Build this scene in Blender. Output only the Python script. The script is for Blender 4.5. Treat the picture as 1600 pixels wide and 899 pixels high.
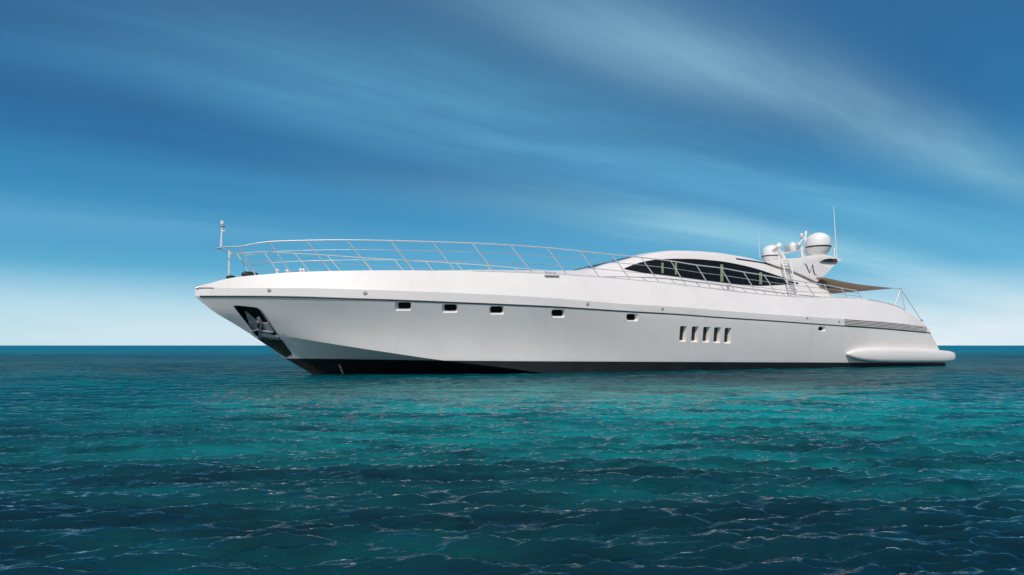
import bpy, bmesh, math, random
import numpy as np
from mathutils import Vector, Matrix
from mathutils.bvhtree import BVHTree

random.seed(7); rng = np.random.default_rng(11)
for o in list(bpy.data.objects): bpy.data.objects.remove(o)
scene = bpy.context.scene
col = scene.collection
R = math.radians

# ------------------------------------------------------------------ camera
CAM_H, FPX = 1.0, 1000.0                       # eye height over the water, focal length in photo pixels
cam = bpy.data.cameras.new('camera')
cam.sensor_width = 36.0; cam.sensor_fit = 'HORIZONTAL'
cam.lens = 36.0 * FPX / 1600.0
cam.shift_y = 90.5 / 1600.0
cam.clip_start = 0.05; cam.clip_end = 60000
camo = bpy.data.objects.new('camera', cam); col.objects.link(camo)
camo.location = (0, 0, CAM_H); camo.rotation_euler = (R(90), 0, 0)
scene.camera = camo

# ------------------------------------------------------------------ sun
SUN_EL = 47.5
SUN_DIR = Vector((-0.225, -0.974, 0)).normalized() * math.cos(R(SUN_EL)) + Vector((0, 0, math.sin(R(SUN_EL))))
sun = bpy.data.lights.new('sun', 'SUN'); sun.energy = 3.15; sun.angle = R(0.5); sun.color = (1.0, 0.94, 0.86)
suno = bpy.data.objects.new('sun', sun); col.objects.link(suno)
suno.rotation_euler = SUN_DIR.to_track_quat('Z', 'Y').to_euler()

# ------------------------------------------------------------------ node helper
class NT:
    def __init__(self, tree): self.t = tree; self.n = tree.nodes; self.l = tree.links
    def new(self, typ, **kw):
        nd = self.n.new(typ)
        for k, v in kw.items(): setattr(nd, k, v)
        return nd
    def put(self, sock, v):
        if isinstance(v, bpy.types.NodeSocket): self.l.new(v, sock)
        elif v is not None: sock.default_value = v
    def math(self, op, a, b=None, c=None, clamp=False):
        nd = self.new('ShaderNodeMath', operation=op, use_clamp=clamp)
        for i, v in enumerate((a, b, c)): self.put(nd.inputs[i], v) if v is not None else None
        return nd.outputs[0]
    def ramp(self, fac, stops, interp='EASE'):
        nd = self.new('ShaderNodeValToRGB'); cr = nd.color_ramp; cr.interpolation = interp
        while len(cr.elements) < len(stops): cr.elements.new(0.5)
        for e, (p, c) in zip(cr.elements, stops):
            e.position = p; e.color = (*c, 1) if len(c) == 3 else c
        self.put(nd.inputs[0], fac); return nd.outputs[0]
    def mix(self, fac, a, b, mode='MIX'):
        nd = self.new('ShaderNodeMix', data_type='RGBA', blend_type=mode)
        self.put(nd.inputs[0], fac)
        for i, v in ((6, a), (7, b)):
            self.put(nd.inputs[i], (*v, 1) if isinstance(v, tuple) and len(v) == 3 else v)
        return nd.outputs[2]
    def maprange(self, v, a, b, c=0.0, d=1.0, smooth=True):
        nd = self.new('ShaderNodeMapRange', interpolation_type='SMOOTHSTEP' if smooth else 'LINEAR')
        self.put(nd.inputs[0], v)
        for i, x in zip((1, 2, 3, 4), (a, b, c, d)): nd.inputs[i].default_value = x
        return nd.outputs[0]
    def noise(self, vec, scale, detail=4, rough=0.5, dist=0.0, lac=2.0):
        nd = self.new('ShaderNodeTexNoise')
        self.put(nd.inputs['Vector'], vec)
        nd.inputs['Scale'].default_value = scale; nd.inputs['Detail'].default_value = detail
        nd.inputs['Roughness'].default_value = rough; nd.inputs['Distortion'].default_value = dist
        nd.inputs['Lacunarity'].default_value = lac
        return nd.outputs['Fac']
    def comb(self, x, y, z=0.0):
        nd = self.new('ShaderNodeCombineXYZ')
        for i, v in enumerate((x, y, z)): self.put(nd.inputs[i], v)
        return nd.outputs[0]

def srgb(r, g, b):
    f = lambda c: (c / 255) / 12.92 if c <= 10 else (((c / 255) + 0.055) / 1.055) ** 2.4
    return (f(r), f(g), f(b))

# ------------------------------------------------------------------ sky: Nishita air + wind-drawn cloud sheets
world = bpy.data.worlds.new('World'); scene.world = world; world.use_nodes = True
W = NT(world.node_tree); W.n.clear()
BG = 0.1
sky = W.new('ShaderNodeTexSky', sky_type='NISHITA', sun_disc=False)
sky.sun_elevation = R(SUN_EL); sky.sun_rotation = math.atan2(SUN_DIR.x, SUN_DIR.y)
sky.air_density = 1.0; sky.dust_density = 0.4; sky.ozone_density = 2.0
tc = W.new('ShaderNodeTexCoord'); sep = W.new('ShaderNodeSeparateXYZ'); W.l.new(tc.outputs['Generated'], sep.inputs[0])
dx, dy, dz = sep.outputs
zc = W.math('MAXIMUM', dz, 0.0)
den = W.math('ADD', zc, 0.1)
S_AZ = R(55)                                     # the azimuth the streaks run towards
al = W.math('ADD', W.math('MULTIPLY', dx, math.sin(S_AZ)), W.math('MULTIPLY', dy, math.cos(S_AZ)))
ac = W.math('SUBTRACT', W.math('MULTIPLY', dx, math.cos(S_AZ)), W.math('MULTIPLY', dy, math.sin(S_AZ)))
qa = W.math('DIVIDE', al, den); qb = W.math('SUBTRACT', W.math('DIVIDE', ac, den), W.math('MULTIPLY', qa, 0.14))
warp = W.noise(W.comb(W.math('MULTIPLY', qa, 0.30), W.math('MULTIPLY', qb, 0.5), 3.1), 1.0, 3, 0.5)
qbw = W.math('ADD', qb, W.math('MULTIPLY', W.math('SUBTRACT', warp, 0.5), 0.5))
fine = W.noise(W.comb(W.math('MULTIPLY', qa, 0.35), W.math('MULTIPLY', qbw, 1.7), 7.7), 1.0, 7, 0.56, 0.25)
broad = W.noise(W.comb(W.math('MULTIPLY', qa, 0.22), W.math('MULTIPLY', qbw, 0.9), 1.3), 1.0, 4, 0.5)
# clear-air colour by height, unseen zenith greyed to soften the blue fill
air = W.ramp(zc, [(0.0, srgb(176, 222, 240)), (0.05, srgb(140, 205, 232)), (0.11, srgb(84, 168, 205)), (0.19, srgb(46, 138, 184)),
                  (0.30, srgb(36, 110, 162)), (0.43, srgb(46, 102, 150)), (0.60, srgb(70, 114, 156)), (1.0, srgb(150, 165, 180))], 'LINEAR')
air = W.mix(1.0, air, (1.0 / BG,) * 3, 'MULTIPLY')
nis = W.mix(1.0, sky.outputs[0], (0.45, 0.85, 1.05), 'MULTIPLY')
base = W.mix(0.22, air, nis)
# dark grey-blue veils and pale sheets
dark = W.maprange(broad, 0.46, 0.66)
up = W.maprange(zc, 0.14, 0.34)
base = W.mix(W.math('MULTIPLY', W.math('MULTIPLY', dark, up), 0.5), base, tuple(c / BG for c in srgb(48, 80, 126)))
def band(center, width):
    d = W.math('DIVIDE', W.math('SUBTRACT', qbw, center), width)
    return W.math('POWER', 2.718, W.math('MULTIPLY', W.math('MULTIPLY', d, d), -1.0))
fineR = W.maprange(fine, 0.36, 0.68)
lo = W.maprange(zc, 0.42, 0.05)
def streak(base, center, width, amt, colr, amin=None, amax=None):
    m = band(center, width)
    m = W.math('MULTIPLY', m, W.math('ADD', W.math('MULTIPLY', fineR, 0.6), 0.4))
    if amin is not None: m = W.math('MULTIPLY', m, W.maprange(qa, *amin))
    if amax is not None: m = W.math('MULTIPLY', m, W.maprange(qa, *amax))
    return W.mix(W.math('MULTIPLY', m, amt), base, tuple(c / BG for c in srgb(*colr)))
base = streak(base, -3.05, 0.30, 0.35, (96, 172, 212), (-0.4, 1.0))
base = streak(base, -2.66, 0.34, 0.95, (158, 210, 230), (0.3, 3.2))
base = streak(base, -1.95, 0.30, 0.88, (106, 180, 216), (-0.5, 1.0))
base = streak(base, -1.36, 0.16, 1.0, (134, 186, 212), (0.3, 1.5))
base = streak(base, -3.80, 0.40, 0.50, (110, 175, 214))
# bright low haze bank on both sides of the bay
back = W.maprange(dy, 0.1, -0.7)             # unseen haze raised behind the viewer, added to fill the hull with white
hz = W.maprange(W.math('MULTIPLY', zc, W.math('SUBTRACT', 1.0, W.math('MULTIPLY', back, 0.72))), 0.115, 0.010)
hzn = W.noise(W.comb(W.math('MULTIPLY', dx, 3.0), W.math('MULTIPLY', dy, 3.0), W.math('MULTIPLY', dz, 14.0)), 1.0, 5, 0.55)
hz = W.math('MULTIPLY', hz, W.maprange(hzn, 0.22, 0.62, 0.45, 1.0))
hzc = W.mix(W.maprange(dx, -0.45, 0.45), tuple(c / BG for c in srgb(212, 231, 240)), tuple(c / BG for c in srgb(238, 244, 248)))
base = W.mix(W.math('MULTIPLY', hz, 0.86), base, hzc)
bgn = W.new('ShaderNodeBackground'); W.put(bgn.inputs[0], base); bgn.inputs[1].default_value = BG
wo = W.new('ShaderNodeOutputWorld'); W.l.new(bgn.outputs[0], wo.inputs[0])

vs = scene.view_settings
vs.view_transform = 'Standard'; vs.look = 'None'; vs.gamma = 1.0; vs.exposure = 0.0; vs.use_curve_mapping = False
scene.render.engine = 'CYCLES'
cy = scene.cycles
cy.use_denoising = True
cy.max_bounces = 8; cy.glossy_bounces = 4; cy.diffuse_bounces = 4; cy.caustics_reflective = True; cy.blur_glossy = 0.5
cy.sample_clamp_indirect = 1.2; cy.sample_clamp_direct = 2.0

# ------------------------------------------------------------------ materials
def principled(name, base, rough=0.4, metal=0.0, coat=0.0, coat_rough=0.05, spec=0.5, var=0.0, vscale=3.0, bump=0.0, bscale=40.0):
    m = bpy.data.materials.new(name); m.use_nodes = True
    n = NT(m.node_tree); p = n.n['Principled BSDF']
    p.inputs['Base Color'].default_value = (*base, 1); p.inputs['Roughness'].default_value = rough
    p.inputs['Metallic'].default_value = metal; p.inputs['Coat Weight'].default_value = coat
    p.inputs['Coat Roughness'].default_value = coat_rough; p.inputs['Specular IOR Level'].default_value = spec
    t = n.new('ShaderNodeTexCoord')
    if var:
        f = n.noise(t.outputs['Object'], vscale, 5, 0.6)
        f = n.maprange(f, 0.3, 0.7, 1 - var, 1 + var * 0.5)
        mx = n.mix(1.0, (*base,), n.comb(f, f, f), 'MULTIPLY'); n.l.new(mx, p.inputs['Base Color'])
        r = n.maprange(n.noise(t.outputs['Object'], vscale * 2.3, 4, 0.6), 0.3, 0.7, rough * 0.8, min(1, rough * 1.25))
        n.l.new(r, p.inputs['Roughness'])
    if bump:
        b = n.new('ShaderNodeBump'); b.inputs['Strength'].default_value = bump; b.inputs['Distance'].default_value = 0.01
        n.l.new(n.noise(t.outputs['Object'], bscale, 4, 0.6), b.inputs['Height']); n.l.new(b.outputs[0], p.inputs['Normal'])
    return m

M = {}
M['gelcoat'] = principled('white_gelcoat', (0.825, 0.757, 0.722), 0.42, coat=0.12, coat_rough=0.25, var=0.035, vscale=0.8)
_n = NT(M['gelcoat'].node_tree); _p = _n.n['Principled BSDF']; _t = _n.new('ShaderNodeTexCoord'); _s = _n.new('ShaderNodeSeparateXYZ'); _n.l.new(_t.outputs['Object'], _s.inputs[0])
_x, _y, _z = _s.outputs
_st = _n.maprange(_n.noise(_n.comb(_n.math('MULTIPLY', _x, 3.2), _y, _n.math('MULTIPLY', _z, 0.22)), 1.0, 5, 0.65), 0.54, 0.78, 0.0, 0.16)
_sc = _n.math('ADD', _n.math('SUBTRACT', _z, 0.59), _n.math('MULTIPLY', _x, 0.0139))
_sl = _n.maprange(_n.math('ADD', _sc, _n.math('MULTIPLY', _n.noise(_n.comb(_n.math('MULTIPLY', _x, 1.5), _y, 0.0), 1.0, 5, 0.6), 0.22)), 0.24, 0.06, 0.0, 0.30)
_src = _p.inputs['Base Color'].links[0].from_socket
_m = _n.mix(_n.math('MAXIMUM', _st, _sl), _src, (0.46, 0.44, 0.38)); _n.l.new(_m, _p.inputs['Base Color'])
M['gloss_white'] = principled('gloss_white_paint', (0.82, 0.79, 0.76), 0.5, coat=0.1, coat_rough=0.2, var=0.03, vscale=2)
M['black_bottom'] = principled('black_antifouling', (0.012, 0.013, 0.014), 0.45, var=0.3, vscale=1.5)
M['steel'] = principled('stainless_steel', (0.82, 0.79, 0.76), 0.3, metal=0.35, var=0.08, vscale=6)
M['wire'] = principled('guard_wire_steel', (0.62, 0.64, 0.66), 0.3, metal=0.6, var=0.05)
M['dark_rail'] = principled('dark_rubber', (0.03, 0.036, 0.036), 0.4, var=0.2)
M['glass'] = principled('tinted_glass', (0.008, 0.008, 0.008), 0.05, spec=0.22, var=0.1)
M['black'] = principled('black_trim', (0.012, 0.012, 0.013), 0.4, var=0.2)
M['awning'] = principled('taupe_canvas', (0.43, 0.37, 0.31), 0.9, var=0.08, vscale=5, bump=0.15, bscale=120)
_n = NT(M['awning'].node_tree); _p = _n.n['Principled BSDF']; _t = _n.new('ShaderNodeBsdfTranslucent'); _t.inputs[0].default_value = (0.58, 0.48, 0.39, 1)
_x = _n.new('ShaderNodeMixShader'); _x.inputs[0].default_value = 0.6; _n.l.new(_p.outputs[0], _x.inputs[1]); _n.l.new(_t.outputs[0], _x.inputs[2]); _n.l.new(_x.outputs[0], _n.n['Material Output'].inputs[0])
M['teak'] = principled('weathered_teak', (0.20, 0.13, 0.09), 0.7, var=0.25, vscale=8)
M['grey'] = principled('grey_fitting', (0.38, 0.38, 0.39), 0.45, var=0.1)
M['recess'] = principled('dark_green_recess', (0.02, 0.028, 0.022), 0.35, var=0.3, vscale=6)
M['curtain'] = principled('pale_green_blind', (0.19, 0.24, 0.13), 0.8, var=0.08)
M['grille'] = principled('grille_gap_shade', (0.10, 0.08, 0.065), 0.6, var=0.2)  # dark brown puts the shade between the slats into the panel colour
M['anchor'] = principled('galvanised_steel', (0.42, 0.41, 0.43), 0.42, metal=0.45, var=0.2, vscale=9)
M['amber'] = principled('brown_lens', (0.10, 0.03, 0.02), 0.2, var=0.2)

# ------------------------------------------------------------------ tagging
def tag(o, label=None, cat=None, group=None, kind=None):
    for k, v in (('label', label), ('category', cat), ('group', group), ('kind', kind)):
        if v: o[k] = v
    return o

# ------------------------------------------------------------------ the yacht's place: boat axes u (aft), v (to port), z up
THETA = R(25.1); CT, ST = math.cos(THETA), math.sin(THETA)
TX, TY = -10.21, 20.67
yacht = bpy.data.objects.new('motor_yacht', None); col.objects.link(yacht)
yacht.location = (TX, TY, 0); yacht.rotation_euler = (0, 0, THETA); yacht.empty_display_size = 2
tag(yacht, 'long white motor yacht with swept cabin windows and stainless bow rails on teal sea', 'yacht')

def L(u, v, z): return Vector((u, -v, z))
def at(px, py, v):
    """point of the boat's lengthwise plane v = const that stands where the photograph shows (px, py)"""
    r = (px - 800.0) / FPX
    u = (r * (TY - v * CT) - TX - v * ST) / (CT - r * ST)
    Y = TY + u * ST - v * CT
    return u, v, CAM_H + (540.0 - py) / FPX * Y
def on(px, py, vf, lo=-1.0, hi=40.0):
    r = (px - 800.0) / FPX
    for _ in range(60):
        u = 0.5 * (lo + hi); v = vf(u)
        if TX + u * CT + v * ST - r * (TY + u * ST - v * CT) > 0: hi = u
        else: lo = u
    v = vf(u); Y = TY + u * ST - v * CT
    return u, v, CAM_H + (540.0 - py) / FPX * Y
def ray(px, py):
    d = Vector(((px - 800.0) / FPX, 1.0, (540.0 - py) / FPX))
    o = Vector((-TX, -TY, CAM_H))
    rot = Matrix.Rotation(-THETA, 3, 'Z')
    return rot @ o, (rot @ d).normalized()

class Curve1:
    def __init__(self, pts):
        pts = sorted(pts); self.x = np.array([p[0] for p in pts]); self.y = np.array([p[1] for p in pts])
        h = np.diff(self.x); d = np.diff(self.y) / h; m = np.zeros(len(self.x))
        for i in range(1, len(m) - 1):
            if d[i-1] * d[i] > 0:
                w1 = 2*h[i] + h[i-1]; w2 = h[i] + 2*h[i-1]; m[i] = (w1 + w2) / (w1/d[i-1] + w2/d[i])
        m[0], m[-1] = d[0], d[-1]; self.m = m
    def __call__(self, t):
        t = float(t)
        i = int(np.clip(np.searchsorted(self.x, t) - 1, 0, len(self.x) - 2))
        h = self.x[i+1] - self.x[i]; s = (t - self.x[i]) / h
        if s < 0: return self.y[0] + self.m[0] * (t - self.x[0])
        if s > 1: return self.y[-1] + self.m[-1] * (t - self.x[-1])
        return (self.y[i]*(1+2*s)*(1-s)**2 + self.m[i]*h*s*(1-s)**2 + self.y[i+1]*s*s*(3-2*s) + self.m[i+1]*h*s*s*(s-1))
def lerp(a, b, t): return a + (b - a) * t
def sstep(a, b, x):
    t = min(1, max(0, (x - a) / (b - a))); return t*t*(3 - 2*t)

# ------------------------------------------------------------------ mesh helpers (boat space)
def link(name, me, mat, parent, smooth=None, mats=None):
    for m_ in (mats or [mat]): me.materials.append(m_)
    if smooth is not None:
        me.shade_smooth(); me.set_sharp_from_angle(angle=R(smooth))
    o = bpy.data.objects.new(name, me); col.objects.link(o); o.parent = parent
    return o
class MB:
    def __init__(self): self.bm = bmesh.new()
    def box(self, c, size, rot=None, bevel=0.0):
        mtx = Matrix.Translation(Vector(c)) @ (rot.to_4x4() if rot is not None else Matrix()) @ Matrix.Diagonal((*size, 1))
        r = bmesh.ops.create_cube(self.bm, size=1.0, matrix=mtx)
        if bevel:
            es = list({e for v in r['verts'] for e in v.link_edges})
            bmesh.ops.bevel(self.bm, geom=es, offset=bevel, segments=2, affect='EDGES', profile=0.5)
        return self
    def tube(self, pts, r, seg=8, r_end=None):
        pts = [Vector(p) for p in pts]; rings = []; n = len(pts)
        up = None
        for i, p in enumerate(pts):
            d = (pts[min(i+1, n-1)] - pts[max(i-1, 0)]).normalized()
            if up is None: up = d.orthogonal().normalized()
            up = (up - d * up.dot(d)).normalized(); s = d.cross(up)
            rr = r if r_end is None else lerp(r, r_end, i / (n - 1))
            rings.append([self.bm.verts.new(p + (up * math.cos(a) + s * math.sin(a)) * rr) for a in (2*math.pi*k/seg for k in range(seg))])
        for a, b in zip(rings, rings[1:]):
            for k in range(seg): self.bm.faces.new((a[k], a[(k+1) % seg], b[(k+1) % seg], b[k]))
        self.bm.faces.new(rings[0][::-1]); self.bm.faces.new(rings[-1])
        return self
    def lathe(self, c, prof, seg=32, axis=None):
        rot = Matrix() if axis is None else Vector(axis).to_track_quat('Z', 'Y').to_matrix().to_4x4()
        rings = []
        for r, z in prof:
            if r < 1e-5: rings.append([self.bm.verts.new(Vector(c) + (rot @ Vector((0, 0, z))))])
            else: rings.append([self.bm.verts.new(Vector(c) + (rot @ Vector((r*math.cos(2*math.pi*k/seg), r*math.sin(2*math.pi*k/seg), z)))) for k in range(seg)])
        for a, b in zip(rings, rings[1:]):
            for k in range(seg):
                k2 = (k+1) % seg
                if len(a) == 1 and len(b) == 1: continue
                if len(a) == 1: self.bm.faces.new((a[0], b[k2], b[k]))
                elif len(b) == 1: self.bm.faces.new((a[k], a[k2], b[0]))
                else: self.bm.faces.new((a[k], a[k2], b[k2], b[k]))
        for rg, fl in ((rings[0], True), (rings[-1], False)):
            if len(rg) > 1: self.bm.faces.new(rg[::-1] if fl else rg)
        return self
    def prism(self, loop, off):
        """loop of 3D points extruded by the vector off"""
        a = [self.bm.verts.new(Vector(p)) for p in loop]; b = [self.bm.verts.new(Vector(p) + Vector(off)) for p in loop]
        n = len(a); self.bm.faces.new(a[::-1]); self.bm.faces.new(b)
        for i in range(n): self.bm.faces.new((a[i], a[(i+1) % n], b[(i+1) % n], b[i]))
        return self
    def skin(self, la, lb):
        """solid between two loops of equal length"""
        a = [self.bm.verts.new(Vector(p)) for p in la]; b = [self.bm.verts.new(Vector(p)) for p in lb]
        n = len(a); self.bm.faces.new(a[::-1]); self.bm.faces.new(b)
        for i in range(n): self.bm.faces.new((a[i], a[(i+1) % n], b[(i+1) % n], b[i]))
        return self
    def build(self, name, mat, parent, smooth=35, bevel=0.0):
        bm = self.bm
        bmesh.ops.recalc_face_normals(bm, faces=bm.faces)
        if bevel:
            es = [e for e in bm.edges if len(e.link_faces) == 2 and e.calc_face_angle(0) > R(30)]
            bmesh.ops.bevel(bm, geom=es, offset=bevel, segments=2, affect='EDGES', profile=0.5)
        me = bpy.data.meshes.new(name); bm.to_mesh(me); bm.free()
        return link(name, me, mat, parent, smooth)

# ------------------------------------------------------------------ hull lines, read along the photograph's edges
U_END = 33.6
def vD(u):
    if u <= 0: return 0.0
    s = 1 - (1 - min(u / 14.0, 1.0)) ** 2.6
    return 3.45 * s - 0.28 * sstep(22, 33, u)
def vC(u): return vD(u) * 1.002
def vB(u): return vD(u) * lerp(0.83, 0.965, sstep(28.5, 33.2, u))
UE0 = 2.0
def vE(u):
    t = max(0.0, min(1.0, (u - UE0) / 10.2)); return 2.98 * (1 - (1 - t) ** 2.0)

def zline(pix, vf, extra=()):
    return Curve1([(p[0], p[2]) for p in (on(x, y, vf) for x, y in pix)] + list(extra))
pixB = [(305.5,450),(318,446),(330,442.5),(343,438.5),(356,435.5),(380,432),(415,429),(455,426),(516,423.8),(581,422.7),(647,422.7),(712,423.7),(773,425.4),(833,427.5),(887,430.3),(938,433.6),(987,438),(1031,442),(1073,447),(1112,451.8),(1149,456.5),(1184,460),(1215,462.7),(1247,464.8),(1273,465.2),(1301,465.3),(1326,466),(1351,468.3),(1378,473),(1397,478),(1416,486.5),(1430,495),(1440,502.5),(1447,509.5),(1451,514)]
pixC = [(305,456),(335,450.5),(420,450.3),(480,450.4),(540,452),(620,454.5),(700,457.6),(780,461.3),(860,465.8),(973,475),(1060,480),(1120,485),(1211,492),(1319,499),(1378,503),(1420,508),(1452.5,517.5)]
pixD = [(304.5,463.3),(425,463.6),(480,464.6),(540,466.6),(620,469.3),(700,472.6),(780,475.8),(860,479.4),(973,486.5),(1060,491.5),(1120,496),(1211,502),(1280,507),(1378,514),(1454,520.7)]
zB, zC, zD = zline(pixB, vB), zline(pixC, vC), zline(pixD, vD)
e0 = at(388, 520, 0)
UE0 = e0[0]
zE = zline([(440,525),(500,534.5),(560,544),(620,553),(660,559),(700,564.4),(753,570.5),(805,577),(850,583)], vE, [(e0[0], e0[2]), (22, -0.42), (34, -0.45)])
u1B = on(1451,514,vB)[0]; u1C = on(1452.5,517.5,vC)[0]; u1D = on(1454,520.7,vD)[0]
vEnd = vE(33)
u1E = on(1474,566,lambda u: 3.1)[0] + 0.7
stemPts = [at(304.5,463.3,0), at(335,488,0), at(362,504,0), e0, at(446,560.5,0), at(488,584.6,0)]
print('LOA', u1B, u1C, u1D, u1E, 'stem', stemPts[-1])

NT_ = 150
ts = [ (i / NT_) for i in range(NT_ + 1)]
ts = [0.45 * t * t + 0.55 * t for t in ts]
def rowline(u0, u1, vf, zf):
    return [(lerp(u0, u1, t), vf(lerp(u0, u1, t)), zf(lerp(u0, u1, t))) for t in ts]
rB = rowline(0, u1B, vB, zB); rC = rowline(0, u1C, vC, zC); rD = rowline(0, u1D, vD, zD)
rE = rowline(UE0, u1E, vE, zE)
uK = stemPts[-1][0] + 1.7
rK = [(lerp(uK, u1E - 0.1, t), 0.0, lerp(-0.95, -1.0, t)) for t in ts]
for r_, p in ((rB, at(305.5,450,0)), (rC, at(305,456,0)), (rD, at(304.5,463.3,0))): r_[0] = (p[0], 0.0, p[2])
def between(ra, rb, f, start, flare):
    out = []
    a0, b0 = ra[0], rb[0]
    off = [start[k] - lerp(a0[k], b0[k], f) for k in range(3)]
    for i, t in enumerate(ts):
        w = (1 - t) ** 9
        p = [lerp(ra[i][k], rb[i][k], f) + off[k] * w for k in range(3)]
        p[1] -= flare * math.sin(math.pi * f) * sstep(0.0, 0.12, t) * (1 - sstep(0.25, 0.6, t))
        p[1] += 0.05 * math.sin(math.pi * f) * sstep(0.3, 0.6, t)
        if i == 0: p[1] = 0.0
        out.append(tuple(p))
    return out
rM = between(rK, rE, 0.55, stemPts[4], 0.16); rM2 = between(rK, rE, 0.3, stemPts[5], 0.10)
rM = [(u, v, z) for u, v, z in rM]
side = []
for k, f in enumerate((0.1, 0.2, 0.3, 0.4, 0.5, 0.6, 0.7, 0.8, 0.9)):
    zz = lerp(rE[0][2], rD[0][2], f)
    sp = [stemPts[3], stemPts[2], stemPts[1], stemPts[0]]; c = Curve1([(p[2], p[0]) for p in sp])
    side.append(between(rE, rD, f, (c(zz), 0.0, zz), 0.12))
rk0 = [(u, v, z - 0.018) for u, v, z in rD]     # the groove of the rub rail sits on the hull, see below
deck1 = [(b[0], b[1] * 0.6, b[2] + 0.015) for b in rB]; deck0 = [(b[0], 0.0, b[2] + 0.03) for b in rB]
rows = [rK, rM2, rM, rE] + side + [rD, rC, rB, deck1, deck0]

bm = bmesh.new()
def grid(sign):
    g = [[bm.verts.new(L(u, sign * v, z)) for (u, v, z) in r_] for r_ in rows]
    for a, b in zip(g, g[1:]):
        for i in range(NT_):
            try: bm.faces.new((a[i], a[i+1], b[i+1], b[i]))
            except ValueError: pass
    return g
gp, gs = grid(1), grid(-1)
for a, b, c, d in zip(gp, gp[1:], gs, gs[1:]):
    try: bm.faces.new((a[-1], b[-1], d[-1], c[-1]))
    except ValueError: pass
bmesh.ops.remove_doubles(bm, verts=bm.verts, dist=2e-4)
bmesh.ops.dissolve_degenerate(bm, edges=bm.edges, dist=1e-5)
bmesh.ops.recalc_face_normals(bm, faces=bm.faces)
hull_bvh = BVHTree.FromBMesh(bm)
hull_me = bpy.data.meshes.new('hull'); bm.to_mesh(hull_me)
print('hull open edges', sum(1 for e in bm.edges if len(e.link_faces) != 2))
bm.free()

def hit(px, py, bvh=None):
    o, d = ray(px, py)
    p, n, i, dist = (bvh or hull_bvh).ray_cast(o, d)
    if p is None: return None, None
    if n.dot(d) > 0: n = -n
    return p, n
def loop_px(x0, y0, x1, y1, r, k=4, shear=0.0):
    out = []
    for cx, cy, a0 in ((x1-r, y0+r, -90), (x1-r, y1-r, 0), (x0+r, y1-r, 90), (x0+r, y0+r, 180)):
        for j in range(k):
            a = R(a0 + 90 * j / (k - 1)); x = cx + r*math.cos(a); y = cy + r*math.sin(a)
            out.append((x + shear * (y - y0) / max(1e-6, y1 - y0), y))
    return out

# recesses: outer loop on the hull skin, inner loop at its own depth inside
cut = MB(); inner_loops = []
def recess(outer, inner, depth, store):
    mid, n = hit(sum(p[0] for p in outer)/len(outer), sum(p[1] for p in outer)/len(outer))
    lo_ = [hit(*p)[0] for p in outer]
    li = []
    for p in inner:
        o, d = ray(*p); q, nn = hit(*p)
        li.append(q + d * (depth / max(0.25, abs(d.dot(n)))))
    ext = [a + (a - b) * 0.6 + n * 0.02 for a, b in zip(lo_, li)]
    cut.skin(ext, li); store.append((li, n))
ports = []
for x0, y0, x1, y1, gx0, gy0, gx1, gy1 in [
    (616.2,471.6,642.6,485.9, 622.3,472.9,641.6,481.6), (690.2,475.2,715.4,489.4, 694.5,476.0,713.0,485.0), (764.3,478.3,787.8,492.0, 766.4,479.0,784.5,488.3),
    (861.2,483.6,882.8,497.0, 862.2,484.4,878.6,493.4), (978.2,490.2,997.6,502.5, 979.2,491.2,991.6,500.2), (1278.0,510.2,1290.0,518.4, 1278.4,510.8,1284.6,516.6)]:
    recess(loop_px(x0, y0, x1, y1, 3.0), loop_px(gx0, gy0, gx1, gy1, 3.0), 0.13, ports)
vents = []
for cx, cy in ((1067.5,521.8),(1086.0,522.4),(1103.8,523.1),(1120.8,523.8),(1137.3,524.6)):
    recess(loop_px(cx-5.0, cy-12.3, cx+6.4, cy+12.6, 1.6, 3, -1.8), loop_px(cx-4.6, cy-11.6, cx+0.2, cy+10.0, 1.0, 3, -1.6), 0.16, vents)
pocket = []
pk_out = [(364,477.5),(372,476.8),(398,479.6),(404,481),(409.5,485),(440.5,530.5),(402.5,528.5)]
pk_in = [(371,481.5),(376,481),(398,483.5),(401,484.5),(405,489),(434.5,529.5),(403.5,527.5)]
recess(pk_out, pk_in, 0.30, pocket)
bmesh.ops.recalc_face_normals(cut.bm, faces=cut.bm.faces)
cme = bpy.data.meshes.new('cutter'); cut.bm.to_mesh(cme); cut.bm.free()
cme.materials.append(M['gelcoat'])
hull_me.materials.append(M['gelcoat'])
h0 = bpy.data.objects.new('hull', hull_me); c0 = bpy.data.objects.new('cutter', cme)
col.objects.link(h0); col.objects.link(c0)
md = h0.modifiers.new('b', 'BOOLEAN'); md.operation = 'DIFFERENCE'; md.object = c0; md.solver = 'EXACT'; md.use_self = True
dg = bpy.context.evaluated_depsgraph_get(); dg.update()
hcut = bpy.data.meshes.new_from_object(h0.evaluated_get(dg))
bpy.data.objects.remove(h0); bpy.data.objects.remove(c0)
print('hull faces', len(hull_me.polygons), '->', len(hcut.polygons))

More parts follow.
